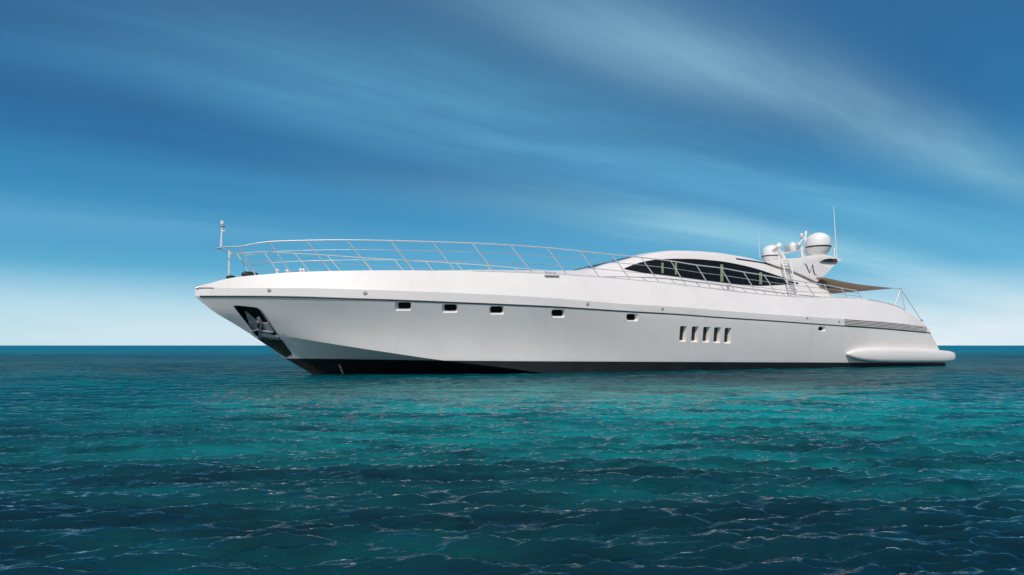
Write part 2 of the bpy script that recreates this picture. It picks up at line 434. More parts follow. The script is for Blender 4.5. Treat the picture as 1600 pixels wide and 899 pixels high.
# boot-top: the black bottom is a piece of its own below the paint line
pF = [on(x, y, lambda u: max(0.0, lerp(vE(u), vD(u), 0.25))) for x, y in [(560,561.2),(700,564),(860,565.7),(1000,566),(1120,566.1),(1280,566)]]
pF = [at(447,560.3,0)] + pF
A = np.array([[1, p[0]] for p in pF]); zz = np.array([p[2] for p in pF]); coef = np.linalg.lstsq(A, zz, rcond=None)[0]
print('boot top', coef, (zz - A @ coef).round(3))
def split_hull(me, below):
    b = bmesh.new(); b.from_mesh(me)
    nrm = Vector((-coef[1], 0, 1)).normalized()
    bmesh.ops.bisect_plane(b, geom=b.verts[:] + b.edges[:] + b.faces[:], plane_co=(0, 0, coef[0]), plane_no=nrm, clear_outer=below, clear_inner=not below)
    o = bpy.data.meshes.new('hull_bottom' if below else 'hull'); b.to_mesh(o); b.free()
    o.materials.clear(); return o
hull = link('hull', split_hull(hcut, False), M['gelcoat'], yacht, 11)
bottom = link('hull_bottom', split_hull(hcut, True), M['black_bottom'], yacht, 24)
bottom['label'] = 'black antifouling below the waterline'

# port glass, vent throats
for (li, n), k in zip(ports, range(9)):
    m = MB(); m.skin([p + n * 0.012 for p in li], [p - n * 0.02 for p in li])
    o = m.build('porthole', M['glass'], yacht, 30)
for li, n in vents:
    m = MB(); m.skin([p + n * 0.010 for p in li], [p - n * 0.02 for p in li])
    m.build('engine_vent', M['recess'], yacht, 30)

# rub rail: a dark half-round fender along the knuckle, both sides
def offset_line(rf, lift=0.0, out=0.0):
    return [L(u, v + out, z + lift) for (u, v, z) in rf]
def strip(name, rowf, r, mat, sides=(1, -1), seg=8, out=0.0):
    for s in sides:
        MB().tube([Vector((p.x, p.y * s, p.z)) for p in offset_line(rowf, 0, out)], r, seg).build(name, mat, yacht, 50)
strip('rub_rail', rD[1:], 0.028, M['dark_rail'], out=-0.012)

# ------------------------------------------------------------------ cabin
pixS = [(690,423.4),(715,422.6),(740,421.8),(800,422.3),(860,423),(900,423),(916,422.5),(930,419.8),(947,414.7),(973.5,409),(1000,402),(1027,395.8),(1040,393.8),(1054,392.6),(1080,392.6),(1100,393.6),(1120,395.2),(1144,398.6),(1173,404),(1189,408.2),(1211,414),(1238,421.8),(1264.6,434),(1278,440.5),(1290,452.5),(1302,466.5)]
uS0 = at(690,423,1.0)[0]
def v3(u):
    t = max(0, u - uS0); return 1.72 * (1 - math.exp(-t / 0.5)) * lerp(0.8, 1.0, sstep(3, 10, t)) + 0.25 * sstep(24.5, 30, u)
zS = zline(pixS, v3)
uS1 = on(1302,466.5,v3)[0]
def v0(u): return max(v3(u) + 0.05, (vB(u) - 0.42) * (1 - math.exp(-max(0, u - uS0 + 0.02) / 0.5)))
NC = 110
bm = bmesh.new()
fr = [0, 0.12, 0.3, 0.48, 0.65, 0.8, 0.91, 1.0]
def csec(u):
    z0, z3 = zB(min(u, u1B)) - 0.04, zS(u)
    z3 = max(z3, z0 + 0.02); a, b = v0(u), v3(u); pts = []
    for f in fr: pts.append((lerp(a, b, f ** 1.25), lerp(z0, z3, f)))
    k = min(1.0, (z3 - z0) / 0.8)
    pts += [(b * 0.93, z3 + 0.03 * k), (b * 0.75, z3 + 0.075 * k), (b * 0.45, z3 + 0.105 * k), (0, z3 + 0.115 * k)]
    return pts
us = [lerp(uS0, uS1, i / NC) for i in range(NC + 1)]
for s in (1, -1):
    g = [[bm.verts.new(L(u, s * v, z)) for v, z in csec(u)] for u in us]
    for a, b in zip(g, g[1:]):
        for i in range(len(a) - 1): bm.faces.new((a[i], a[i+1], b[i+1], b[i]))
bmesh.ops.remove_doubles(bm, verts=bm.verts, dist=2e-4)
for e0_ in (0, 1):
    pass
bmesh.ops.recalc_face_normals(bm, faces=bm.faces)
cab_bvh = BVHTree.FromBMesh(bm)
me = bpy.data.meshes.new('cabin'); bm.to_mesh(me); bm.free()
cabin = link('cabin', me, M['gelcoat'], yacht, 60)
def chit(px, py): return hit(px, py, cab_bvh)

def patch(name, mat, parent, xs, top, bot, nb, bvh, lift=0.012, thick=0.02, mirror=True):
    """a curved panel lying on a surface between two edge curves given along the photograph"""
    out = []
    m = MB(); rowsF, rowsB = [], []
    for x in xs:
        a, b = top(x), bot(x); rf, rb = [], []
        for j in range(nb + 1):
            p, n = hit(x, lerp(a, b, j / nb), bvh)
            if p is None: p, n = last
            last = (p, n)
            rf.append(p + n * lift); rb.append(p - n * thick)
        rowsF.append(rf); rowsB.append(rb)
    def mk(sgn, nm):
        m = MB(); F = [[m.bm.verts.new((p.x, p.y * sgn, p.z)) for p in r_] for r_ in rowsF]; B = [[m.bm.verts.new((p.x, p.y * sgn, p.z)) for p in r_] for r_ in rowsB]
        nx, ny = len(F), len(F[0])
        for i in range(nx - 1):
            for j in range(ny - 1):
                m.bm.faces.new((F[i][j], F[i+1][j], F[i+1][j+1], F[i][j+1])); m.bm.faces.new((B[i][j], B[i][j+1], B[i+1][j+1], B[i+1][j]))
            m.bm.faces.new((F[i][0], B[i][0], B[i+1][0], F[i+1][0])); m.bm.faces.new((F[i][-1], F[i+1][-1], B[i+1][-1], B[i][-1]))
        for j in range(ny - 1):
            m.bm.faces.new((F[0][j], F[0][j+1], B[0][j+1], B[0][j])); m.bm.faces.new((F[-1][j], B[-1][j], B[-1][j+1], F[-1][j+1]))
        return m.build(nm, mat, parent, 40)
    o = mk(1, name)
    if mirror: mk(-1, name)
    return o
wt = Curve1([(976,420.8),(990,415),(1007.5,410),(1032,406.5),(1055,405.8),(1075,405.9),(1120,409),(1165,417),(1210,430.4),(1232,438),(1247,443.6)])
wb = Curve1([(976,421.2),(990,424),(1007.5,427),(1030,430),(1075,434.7),(1120,440.6),(1165,445.6),(1187,446.8),(1210,446),(1232,444.9),(1247,444)])
xs = list(np.linspace(976, 1247, 60))
window = patch('side_window', M['glass'], cabin, xs, wt, wb, 8, cab_bvh, 0.012, 0.02)
# dark sealing trim over the glass, with a pale moulding above it
MB().tube([chit(x, wt(x) - 0.3)[0] + chit(x, wt(x))[1] * 0.012 for x in xs], 0.02, 6).build('window_trim', M['black'], cabin, 50)
# blinds
for xa, xb, ya, yb in ((1033.3,1036.4,411,427.5), (1054.3,1057.4,410.5,429.5), (1125.2,1129.6,413.8,440.4), (1186.0,1190.3,426.0,444.8)):
    t_ = lambda x, ya=ya: ya; b_ = lambda x, yb=yb: yb
    o = patch('window_blind', M['curtain'], window, list(np.linspace(xa, xb, 3)), t_, b_, 3, cab_bvh, 0.017, -0.006, mirror=False)
# roof seam: dark line along the sweep of the hard top
seam = [(1150,403.6),(1165,405.8),(1189,409.6),(1211,415),(1238,422.8),(1258,431.6),(1278,441.2)]
sc_ = Curve1(seam)
sp = []
for x in np.linspace(1150, 1278, 40):
    p, n = chit(x, sc_(x) + 1.0)
    if p is not None: sp.append(p + n * 0.004)
for s in (1, -1):
    MB().tube([Vector((p.x, p.y * s, p.z)) for p in sp], 0.035, 6).build('roof_seam', M['dark_rail'], cabin, 50)
# windscreen on the sloping front
def top_patch(name, mat, parent, ua, ub, va, vb, lift=0.012):
    m = MB(); F = []
    for i in range(21):
        u = lerp(ua, ub, i / 20); r_ = []
        for j in range(13):
            v = lerp(-va, va, j / 12) if True else 0
            v = v * lerp(1.0, vb / va, i / 20)
            p, n, _, _ = cab_bvh.ray_cast(Vector((u, -v, 12)), Vector((0, 0, -1)))
            r_.append(m.bm.verts.new(p + Vector((0, 0, lift))))
        F.append(r_)
    for a, b in zip(F, F[1:]):
        for j in range(12): m.bm.faces.new((a[j], a[j+1], b[j+1], b[j]))
    return m.build(name, mat, parent, 60)
uw0 = on(932,419,v3)[0]; uw1 = on(1004,401,v3)[0]
top_patch('windscreen', M['glass'], cabin, uw0, uw1, 1.25, 1.30)
# wiper and vent housing in front of the windscreen
p0 = Vector(L(*at(921,422.5,0.9))); p1 = Vector(L(*at(947,413.2,0.9)))
MB().tube([p0, lerp(p0, p1, 0.5) + Vector((0,0,0.03)), p1], 0.022, 6).build('windscreen_wiper', M['black'], cabin, 50)
p0 = Vector(L(*at(960,411.2,1.2))); p1 = Vector(L(*at(996,402.3,1.2)))
MB().tube([p0, p1], 0.02, 6).build('windscreen_wiper', M['black'], cabin, 50)

# ------------------------------------------------------------------ radar arch
VW = 2.0
def wp(x, y, v=VW):
    u_, v_, z_ = at(x, y, v)
    for _ in range(4): u_, v_, z_ = at(x, y, v + 0.05 - 0.30 * (z_ - 4.1))   # the wings lean inboard
    return L(u_, v_, z_)
arch_out = [(1196,409.2),(1206,407.5),(1231,404.4),(1245,403.2),(1256,402),(1268,399.2),(1278,397.8),(1289,398.2),(1302,401.5),(1316,405.4),(1310,409.6),(1308.2,404.9),(1296,404.2),(1288,405.6),(1282.5,408.4),(1279,409.7),(1298.5,421.2),(1278,440.6),(1258,431.4),(1238,422.5),(1211,414.8)]
arch = MB().prism([wp(x, y) for x, y in arch_out], L(0, -0.14, 0)).build('radar_arch', M['gelcoat'], yacht, 30, 0.008)
core = [(1200,409.5),(1231,406),(1256,404),(1279,400),(1300,402.5),(1311,406.5),(1308,411.2),(1297.5,420.6),(1276,438.5),(1238,422.5)]
MB().prism([wp(x, y, VW - 0.145) for x, y in core], L(0, -0.30, 0)).build('arch_core', M['gelcoat'], arch, 30)
MB().prism([wp(x, y, VW - 0.02) for x, y in [(1283.5,408.2),(1288.5,406),(1296,404.8),(1301,404.8),(1301.2,409.6)]], L(0, -0.15, 0)).build('side_light', M['black'], arch, 30)
MB().prism([wp(x, y, VW - 0.03) for x, y in [(1301.4,405),(1307.6,405.4),(1308.6,409.4),(1301.6,409.7)]], L(0, -0.13, 0)).build('side_light_lens', M['amber'], arch, 30)
so = MB().prism([Vector((p.x, -p.y, p.z)) for p in [wp(x, y) for x, y in arch_out]], L(0, 0.44, 0)).build('radar_arch', M['gelcoat'], yacht, 30, 0.008)
# platform across the two wings
plat = [(1196,409.2),(1231,404.6),(1256,402.2),(1278,398),(1289,398.6),(1302,401.8),(1310,404.3),(1300,407.5),(1278,410),(1240,414),(1211,414)]
MB().prism([wp(x, y, VW - 0.44) for x, y in plat], L(0, -2 * (VW - 0.74), 0)).build('arch_platform', M['gelcoat'], arch, 30)

# emblem on the wing: flowing strokes on the flat outer face
def stroke(m, pts, w0, w1, w2, n=18):
    xs_ = [p[0] for p in pts]; k = len(pts)
    cx = Curve1([(i, p[0]) for i, p in enumerate(pts)]); cy_ = Curve1([(i, p[1]) for i, p in enumerate(pts)])
    a, b = [], []
    for i in range(n + 1):
        t = (k - 1) * i / n; e = 0.02
        tx, ty = cx(t + e) - cx(t - e), cy_(t + e) - cy_(t - e); l = math.hypot(tx, ty) or 1
        f = i / n; w = lerp(w0, w1, f * 2) if f < 0.5 else lerp(w1, w2, f * 2 - 1)
        nx, ny = -ty / l * w / 2, tx / l * w / 2
        a.append((cx(t) + nx, cy_(t) + ny)); b.append((cx(t) - nx, cy_(t) - ny))
    for i in range(n):
        q = [wp(x, y, VW + 0.002) for x, y in (a[i], a[i+1], b[i+1], b[i])]
        m.prism(q, L(0, 0.006, 0))
m = MB()
stroke(m, [(1255.6,412.2),(1258.2,412.8),(1260.2,416.2),(1262.6,421.6),(1264.9,426.9)], 0.35, 1.7, 1.1)
stroke(m, [(1264.9,426.9),(1267.2,421.0),(1269.4,414.0)], 0.9, 0.55, 0.5)
stroke(m, [(1269.4,413.6),(1270.4,418.0),(1271.2,424.0),(1272.8,428.4),(1275.0,430.2),(1277.0,430.0)], 1.1, 1.7, 0.35)
emblem = m.build('emblem', M['black'], arch, 30)
emblem['label'] = 'black flowing V and L emblem on the arch'

# ------------------------------------------------------------------ masthead gear
def dome(px, py, rpx, v, name='satellite_dome'):
    c = L(*at(px, py, v)); Y = TY + c.x * ST + c.y * CT
    r = rpx * Y / FPX
    prof = [(r*0.52, -r*0.98), (r*0.64, -r*0.90), (r*0.86, -r*0.60), (r*0.985, -r*0.30)]
    o = MB().lathe(c, prof, 36).build('satellite_dome', M['gloss_white'], yacht, 40)
    MB().lathe(c, [(r*1.0, -r*0.30), (r*1.012, -r*0.24), (r*1.0, -r*0.18)], 36).build('dome_band', M['black'], o, 40)
    up = [(r*0.99, -r*0.18), (r, 0.0), (r*0.985, r*0.18)]
    for k in range(1, 13):
        a = math.pi / 2 * k / 12; up.append((r * 0.985 * math.cos(a), r*0.18 + r * 0.82 * math.sin(a)))
    up[-1] = (0.0, r)
    MB().lathe(c, up, 36).build('dome_shell', M['gloss_white'], o, 50)
    MB().lathe(c, [(r*0.52, -r*1.35), (r*0.45, -r*1.1), (r*0.5, -r*0.98)], 24).build('dome_foot', M['gelcoat'], o, 40)
    return o
dome(1278.6, 382.2, 18.4, 1.25)
dome(1205.5, 397.5, 14.6, -1.35)
# cross beam on two struts with small dome
b0 = L(*at(1254,388,0.9)); b1 = L(*at(1217,397.5,-0.35))
beam = MB().tube([b0, b1], 0.085, 10).build('antenna_beam', M['gloss_white'], yacht, 50)
MB().tube([L(*at(1251.5,387,0.9)), L(*at(1254.5,403.5,0.9))], 0.06, 10).build('beam_strut', M['gloss_white'], beam, 50)
MB().tube([b1, b1 + Vector((0.1, 0, -0.7))], 0.06, 10).build('beam_strut', M['gloss_white'], beam, 50)
sc3 = L(*at(1238.5,384.5,0.4)); r = 0.185
prof = [(0.12, -0.24), (0.17, -0.12), (r, 0)] + [(r*math.cos(a), r*math.sin(a)) for a in (math.pi/2*k/8 for k in range(1, 8))] + [(0, r)]
MB().lathe(sc3, prof, 24).build('gps_dome', M['gloss_white'], beam, 50)
mast = MB().tube([L(*at(1259.5,403.5,0.8)), L(*at(1258.2,362.5,0.8))], 0.055, 10).build('light_mast', M['gloss_white'], yacht, 50)
MB().tube([L(*at(1257.5,371,0.8)), L(*at(1248.5,380.5,0.8))], 0.035, 8).build('mast_brace', M['gloss_white'], mast, 50)
for x, y, rr, hh in ((1252.3,367.5,0.07,0.16),(1259.2,364,0.06,0.18),(1248,381.5,0.11,0.13)):
    c = L(*at(x, y, 0.8))
    o = MB().lathe(c, [(rr*0.8,-hh*0.6),(rr,-hh*0.4),(rr,hh*0.3),(rr*0.6,hh*0.5)], 14).build('mast_light', M['gloss_white'], mast, 40)
    MB().lathe(c + Vector((0,0,-hh*0.75)), [(rr*0.9,-hh*0.2),(rr*0.9,hh*0.12)], 14).build('light_base', M['grey'], o, 40)
MB().tube([L(*at(1252.3,370,0.8)), L(*at(1255.5,374,0.8))], 0.025, 8).build('mast_arm', M['grey'], mast, 50)
# searchlight and its bracket in front of the beam
sl = MB().tube([L(*at(1208.5,392.5,0.9)), L(*at(1217.6,383.6,0.9))], 0.10, 12, 0.13).build('searchlight', M['gloss_white'], yacht, 40)
MB().tube([L(*at(1214,389,0.9)), L(*at(1222.5,399,0.9)), L(*at(1226,406,0.9))], 0.085, 10).build('searchlight_bracket', M['gloss_white'], sl, 50)
MB().tube([L(*at(1210,391,0.98)), L(*at(1215,386,0.98))], 0.05, 8).build('light_yoke', M['grey'], sl, 50)
MB().lathe(L(*at(1218,383.2,0.9)), [(0.13,-0.03),(0.15,0.0),(0.12,0.05),(0.0,0.07)], 16, Vector((1,-0.1,0.9))).build('light_head', M['gloss_white'], sl, 40)
for x, y, v in ((1227.5,386.5,0.1),(1231,388,0.2)):
    MB().lathe(L(*at(x, y, v)), [(0.05,-0.12),(0.07,-0.05),(0.07,0.06),(0.03,0.1)], 12).build('air_horn', M['grey'], beam, 40)
for x0, y0, x1, y1, v, r0, r1 in ((1307.3,402,1302.3,322,1.55,0.036,0.012),(1187.6,404,1184.6,358,-1.5,0.014,0.006)):
    o = MB().tube([L(*at(lerp(x0,x1,k/6), lerp(y0,y1,k/6), v)) for k in range(7)], r0, 8, r1).build('whip_antenna', M['gloss_white'], yacht, 50)
    if v > 0: MB().tube([L(*at(x0-3.4, y0, v)), L(*at(x0-4.0, y0-13, v)), L(*at(x0-0.8, y0-13.5, v))], 0.035, 8).build('antenna_bracket', M['gloss_white'], o, 50)

# boarding ladder up to the hard top
def ld(x, y, k): return L(*at(x, y, lerp(2.62, 2.02, k)))
la = [ld(lerp(1234.5,1221.5,k/8), lerp(461.5,404,k/8), k/8) for k in range(9)]; lb = [ld(lerp(1247,1233.5,k/8), lerp(465,404.5,k/8), k/8) for k in range(9)]
lad = MB().tube(la, 0.028, 8).tube(lb, 0.028, 8).build('ladder', M['gloss_white'], yacht, 50)
for k in range(1, 15):
    f = k / 15; a = la[0].lerp(la[-1], f); b = lb[0].lerp(lb[-1], f)
    MB().tube([a, b], 0.018, 6).build('ladder_rung', M['steel'], lad, 50)
c = L(*at(1234,466.5,2.62))
MB().box(c + Vector((0, 0.05, 0)), (0.50, 0.35, 0.07), bevel=0.015).build('ladder_foot', M['grey'], lad, 30)

# ------------------------------------------------------------------ deck rails
near = [((374,385.5),(399.6,430.5)),((420.6,378),(454.6,426)),((478.6,376),(516.7,423.8)),((541.7,375.3),(581,422.8)),((610,376.4),(647,422.8)),((675.5,378.2),(712,423.7)),((737.5,380.3),(773.5,425.4)),((797.5,383.4),(832.8,427.5)),((854.7,387.5),(886.7,430.3)),((906,392.6),(938,433.8)),((956,398),(986,438)),((1001.5,402.4),(1031,442)),((1048,408),(1072.8,447)),((1088,414.3),(1112,451.8)),((1126.8,419),(1149,456.5)),((1161.6,425.2),(1184,460)),((1194,430.3),(1215.6,462.7)),((1225,435.8),(1246.5,464.8)),((1257,440.7),(1275,465.2)),((1287,445),(1301,465.3)),((1313.5,450),(1326,466)),((1338.7,454.6),(1348.5,468))]
def vR(u): return vB(u) - 0.10 if u > 1.5 else max(0.02, vB(u) * (1 - 0.05 * u))
def vT(u): return max(0.0, vB(u + 0.75) - 0.06)
tops, bases = [], []
for (tx, ty), (bx, by) in near:
    b = on(bx, by, vR); t = on(tx, ty, vT)
    tops.append(t); bases.append((b[0], b[1], zB(b[0]) - 0.01))
tipT = at(339.8, 387.8, 0.0)
ut = Curve1([(tipT[0], tipT[2])] + [(t[0], t[2]) for t in tops])
def rail_pts(frac, s):
    """points along the rail at a share of the stanchion height"""
    pts = []
    seq = [(lerp(b[0], t[0], frac), lerp(b[1], t[1], frac), lerp(b[2], t[2], frac)) for t, b in zip(tops, bases)]
    cu = Curve1([(i, p[0]) for i, p in enumerate(seq)]); cv = Curve1([(i, p[1]) for i, p in enumerate(seq)]); cz = Curve1([(i, p[2]) for i, p in enumerate(seq)])
    for i in range((len(seq) - 1) * 4 + 1): pts.append(L(cu(i/4), s * cv(i/4), cz(i/4)))
    return pts
nose = []
p_port = rail_pts(1.0, 1); p_star = rail_pts(1.0, -1)
tip = L(*tipT)
q = p_port[0]
nose = [lerp(tip, q, f) + Vector((0, -0.10 * math.sin(math.pi * f) , 0)) for f in (0.25, 0.5, 0.75)]
full = p_port[::-1] + nose[::-1] + [tip] + [Vector((p.x, -p.y, p.z)) for p in nose] + p_star
endp = L(on(1351,468.3,vR)[0] + 0.1, vR(bases[-1][0]), zB(bases[-1][0] + 0.2))
top_rail = MB().tube(full, 0.022, 8).build('top_rail', M['steel'], yacht, 60)
for s in (1, -1):
    for fr_ in (0.36, 0.69):
        pts = rail_pts(fr_, s)
        MB().tube(pts, 0.011, 6).build('guard_wire', M['wire'], yacht, 60)
    for t, b in zip(tops, bases):
        o = MB().tube([L(b[0], s * b[1], b[2]), L(t[0], s * t[1], t[2])], 0.020, 8).build('stanchion', M['steel'], yacht, 60)
        if s == 1: MB().lathe(L(b[0], b[1], b[2] - 0.005), [(0.055, 0), (0.055, 0.018), (0.03, 0.035)], 12).build('stanchion_foot', M['steel'], o, 40)
# pulpit post and jackstaff with its lights
pb = at(358, 435.5, 0.0)
post = MB().tube([L(*pb), L(*at(358.3, 391.6, 0.0))], 0.036, 10).build('pulpit_post', M['steel'], yacht, 60)
MB().box(L(*at(360.2, 396.5, 0.0)), (0.05, 0.05, 0.12), bevel=0.01).build('rail_clamp', M['steel'], post, 30)
js = MB().tube([L(*at(345.5, 388, 0.0)), L(*at(347.2, 352, 0.0))], 0.032, 10, 0.026).build('jackstaff', M['gloss_white'], yacht, 60)
for x, y, rr, hh in ((347.4,348.6,0.056,0.13),(350.6,361.3,0.05,0.05)):
    c = L(*at(x, y, 0.0)); o = MB().lathe(c, [(rr*0.7,-hh*0.5),(rr,-hh*0.35),(rr,hh*0.35),(rr*0.7,hh*0.5)], 14).build('bow_light', M['gloss_white'], js, 40)
c = L(*at(348.0,353.6,0.0)); MB().lathe(c, [(0.06,-0.03),(0.075,0),(0.06,0.03)], 14).build('light_base', M['grey'], js, 40)
# raised toe rail along the side deck
tr = [p for p in rB if at(735,425,2.6)[0] < p[0] < at(1345,468,2.8)[0]]
for s in (1, -1):
    MB().tube([L(u, s * (v - 0.03), z + 0.02) for u, v, z in tr], 0.022, 8).build('toe_rail', M['steel'], yacht, 60)
# bow roller, chafe strip, covered windlass, foredeck fittings
MB().tube([L(*at(306,450.5,0.03)), L(*at(335,443,0.05))], 0.04, 8).build('bow_roller', M['steel'], yacht, 50)
p = [hit(x, 450.2)[0] for x in (307, 318, 328, 334)]
MB().tube([q + Vector((0, -0.01, 0)) for q in p], 0.014, 6).build('chafe_strip', M['teak'], yacht, 50)
wc = L(*at(390, 430.5, 0.35))
wm = MB(); wm.box(wc + Vector((0, 0, 0.02)), (0.50, 0.34, 0.13), bevel=0.05).box(wc + Vector((-0.05, 0, 0.07)), (0.30, 0.26, 0.09), bevel=0.04)
wm.build('windlass_cover', M['black'], yacht, 60)
c = L(*at(361, 434.5, 0.15)); MB().lathe(c, [(0.16,-0.08),(0.15,0.03),(0.08,0.08),(0,0.09)], 16).build('deck_hatch', M['black'], yacht, 40)
for x, y in ((433.5,425.5),(449,426),(470,424.2),(474.5,424.6)):
    c = L(*at(x, y, 0.4))
    MB().lathe(c, [(0.07,-0.12),(0.05,-0.06),(0.045,0.03),(0.075,0.06),(0.06,0.09)], 14).build('deck_bollard', M['steel'], yacht, 40)
def cleat(px, py, v, ln):
    c = L(*at(px, py, v))
    m = MB().tube([c + Vector((-ln/2, 0, 0.12)), c + Vector((-ln/4, 0, 0.10)), c + Vector((ln/4, 0, 0.10)), c + Vector((ln/2, 0, 0.12))], 0.03, 8)
    for s in (-1, 1): m.tube([c + Vector((s*ln*0.2, 0, -0.02)), c + Vector((s*ln*0.17, 0, 0.1))], 0.032, 8)
    o = m.build('mooring_cleat', M['steel'], yacht, 50)
    MB().box(c + Vector((0, -0.03, -0.02)), (ln * 1.25, 0.24, 0.05), bevel=0.012).build('cleat_plate', M['grey'], o, 30)
u_, v_, z_ = on(860, 429.6, vB); pc = at(860, 430.4, v_ - 0.02)
cleat(860, 430.6, pc[1], 0.46)
p, n = chit(1136.5, 449.5)
MB().lathe(p + n * 0.05, [(0.05,-0.14),(0.06,-0.06),(0.03,0.0),(0.07,0.06),(0.05,0.1)], 14).build('deck_filler', M['grey'], cabin, 40)
# round fittings in the band above the rub rail
for x, y, rp in ((420.5,453.6,3.2),(570.5,458,3.4),(918,475,3.0),(1035,482.6,2.4),(1261,497,1.8),(1311,502.5,1.8)):
    p, n = hit(x, y); Y = (Matrix.Rotation(THETA, 3, 'Z') @ p).y + TY; r = rp * Y / FPX
    MB().lathe(p, [(r, -0.02), (r, 0.012), (r*0.8, 0.022), (r*0.35, 0.024), (0, 0.024)], 20, n).build('hull_fitting', M['grey'], yacht, 40)

# ------------------------------------------------------------------ engine-room grille
gt = Curve1([(1319.6,499),(1378,503.6),(1420,507.6),(1447,511)]); gb = Curve1([(1320,508.8),(1378,512.8),(1420,516.4),(1448.5,519)])
xs = list(np.linspace(1319.6, 1447.5, 34))
grille = patch('engine_grille', M['grille'], yacht, xs, gt, gb, 3, hull_bvh, 0.006, 0.03)
grille['label'] = 'long louvred engine grille on the quarter'
for k in range(4):
    f = 0.22 + 0.225 * k
    pts = []
    for x in xs:
        p, n = hit(x, lerp(gt(x), gb(x), f)); pts.append(p + n * 0.022)
    MB().tube(pts, 0.017, 6).build('grille_slat', M['gelcoat'], grille, 50)

# ------------------------------------------------------------------ anchor pocket and anchor
def pkt(x, y, d):
    o, dr = ray(x, y); q, n = hit(x, y); return q + dr * d
li, n = pocket[0]
lin = MB().skin([p + n * 0.012 for p in li], [p - n * 0.02 for p in li]).build('pocket_liner', M['recess'], yacht, 30)
pn = n
# side walls of the pocket
lo_ = [hit(*p)[0] for p in pk_out]
for i in range(len(li)):
    j = (i + 1) % len(li)
    cen = sum(li, Vector()) / len(li); mid = (li[i] + li[j]) / 2; inn = (cen - mid).normalized() * 0.008
    a = [lo_[i] + inn - pn * 0.01, lo_[j] + inn - pn * 0.01, li[j] + inn + pn * 0.012, li[i] + inn + pn * 0.012]
    MB().prism(a, inn * 0.8).build('pocket_wall', M['recess'], lin, 30)
anchor = MB().prism([pkt(x, y, 0.05) for x, y in [(404,527.4),(406.5,505),(402,496),(405.5,494.5),(410.5,504),(407.8,527.8)]], pn * 0.07).build('anchor', M['anchor'], yacht, 30, 0.01)
MB().prism([pkt(x, y, 0.20) for x, y in [(384,485),(401.5,499.5),(404.5,512.5),(393,516.5)]], pn * 0.06).build('anchor_fluke', M['anchor'], anchor, 30, 0.01)
MB().prism([pkt(x, y, 0.12) for x, y in [(409,503.5),(419,503.8),(428.5,518),(419.5,521.5),(413.2,516)]], pn * 0.05).build('anchor_fluke', M['anchor'], anchor, 30, 0.01)
MB().prism([pkt(x, y, 0.02) for x, y in [(391.5,517.2),(403,513.4),(405,515.5),(397,518.2)]], pn * 0.05).build('anchor_crown', M['anchor'], anchor, 30, 0.008)
MB().prism([pkt(x, y, 0.02) for x, y in [(408,515.2),(427.8,518.4),(421.5,522),(411,518.6)]], pn * 0.05).build('anchor_crown', M['anchor'], anchor, 30, 0.008)
MB().lathe(pkt(404.5,503,0.06) + pn*0.05, [(0.07,-0.04),(0.08,0),(0.05,0.05),(0,0.06)], 12, pn).build('anchor_shackle', M['teak'], anchor, 40)
MB().prism([pkt(x, y, 0.12) for x, y in [(405.5,525.5),(411,519.5),(437,525.5),(434.5,529.3)]], pn * 0.03).build('pocket_plate', M['steel'], lin, 30)
# stainless chafe plate down to the stem, its dark reflection put into the colour
st_top = Curve1([(400,528.0),(440.5,530.8)])
rowsP = []
for i in range(9):
    f = i / 8; xl, yl = lerp(401.5, 446.5, f), lerp(528.6, 558.6, f); xr, yr = lerp(440.5, 457.0, f), lerp(530.8, 553.4, f)
    r_ = []
    for j in range(7):
        g = j / 6; p, nn = hit(lerp(xl, xr, g), lerp(yl, yr, g))
        if p is None: p, nn = hit(lerp(xl, xr, g + 0.08), lerp(yl, yr, g + 0.08) - 0.4)
        if p is None: p, nn = last
        last = (p, nn); r_.append(p + nn * 0.012)
    rowsP.append(r_)
m = MB(); F = [[m.bm.verts.new(p) for p in r_] for r_ in rowsP]
for a, b in zip(F, F[1:]):
    for j in range(6): m.bm.faces.new((a[j], a[j+1], b[j+1], b[j]))
m.build('chafe_plate', M['recess'], yacht, 40)
# draught marks on the black bottom near the stem
dm = MB()
for k in range(6):
    f = k / 5; x = lerp(530.5, 536.5, f); y = lerp(571.5, 586, f)
    q = [hit(x + a, y + b) for a, b in ((-1.6,-0.9),(1.6,-0.9),(1.6,0.5),(-1.6,0.5))]
    dm.prism([p + nn * 0.003 for p, nn in q], q[0][1] * 0.006)
dm.build('draught_marks', M['gelcoat'], bottom, 30)

# ------------------------------------------------------------------ awning over the aft deck
pf = at(1287, 433.6, 2.45); pa = at(1397, 450.6, 2.55)
pole_p = at(1407, 451.6, 2.45)
m = MB(); T, Bm = [], []
for i in range(15):
    f = i / 14; ra, rb = [], []
    for j in range(17):
        g = -1 + 2 * j / 16; edge = 1 - 0.10 * math.sin(math.pi * f) * (abs(g) ** 2)
        fl = f - 0.06 * (1 - g * g) * f
        u = lerp(pf[0], pa[0], fl); v = lerp(pf[1], pa[1], fl) * g * edge
        z = lerp(pf[2], pa[2], fl) + 0.10 * (1 - g * g) * (1 - f) - 0.05 * (1 - g * g) * f - 0.02 * math.sin(math.pi * fl)
        ra.append(m.bm.verts.new(L(u, v, z + 0.006))); rb.append(m.bm.verts.new(L(u, v, z - 0.006)))
    T.append(ra); Bm.append(rb)
for i in range(14):
    for j in range(16):
        m.bm.faces.new((T[i][j], T[i][j+1], T[i+1][j+1], T[i+1][j])); m.bm.faces.new((Bm[i][j], Bm[i+1][j], Bm[i+1][j+1], Bm[i][j+1]))
    m.bm.faces.new((T[i][0], T[i+1][0], Bm[i+1][0], Bm[i][0])); m.bm.faces.new((T[i][-1], Bm[i][-1], Bm[i+1][-1], T[i+1][-1]))
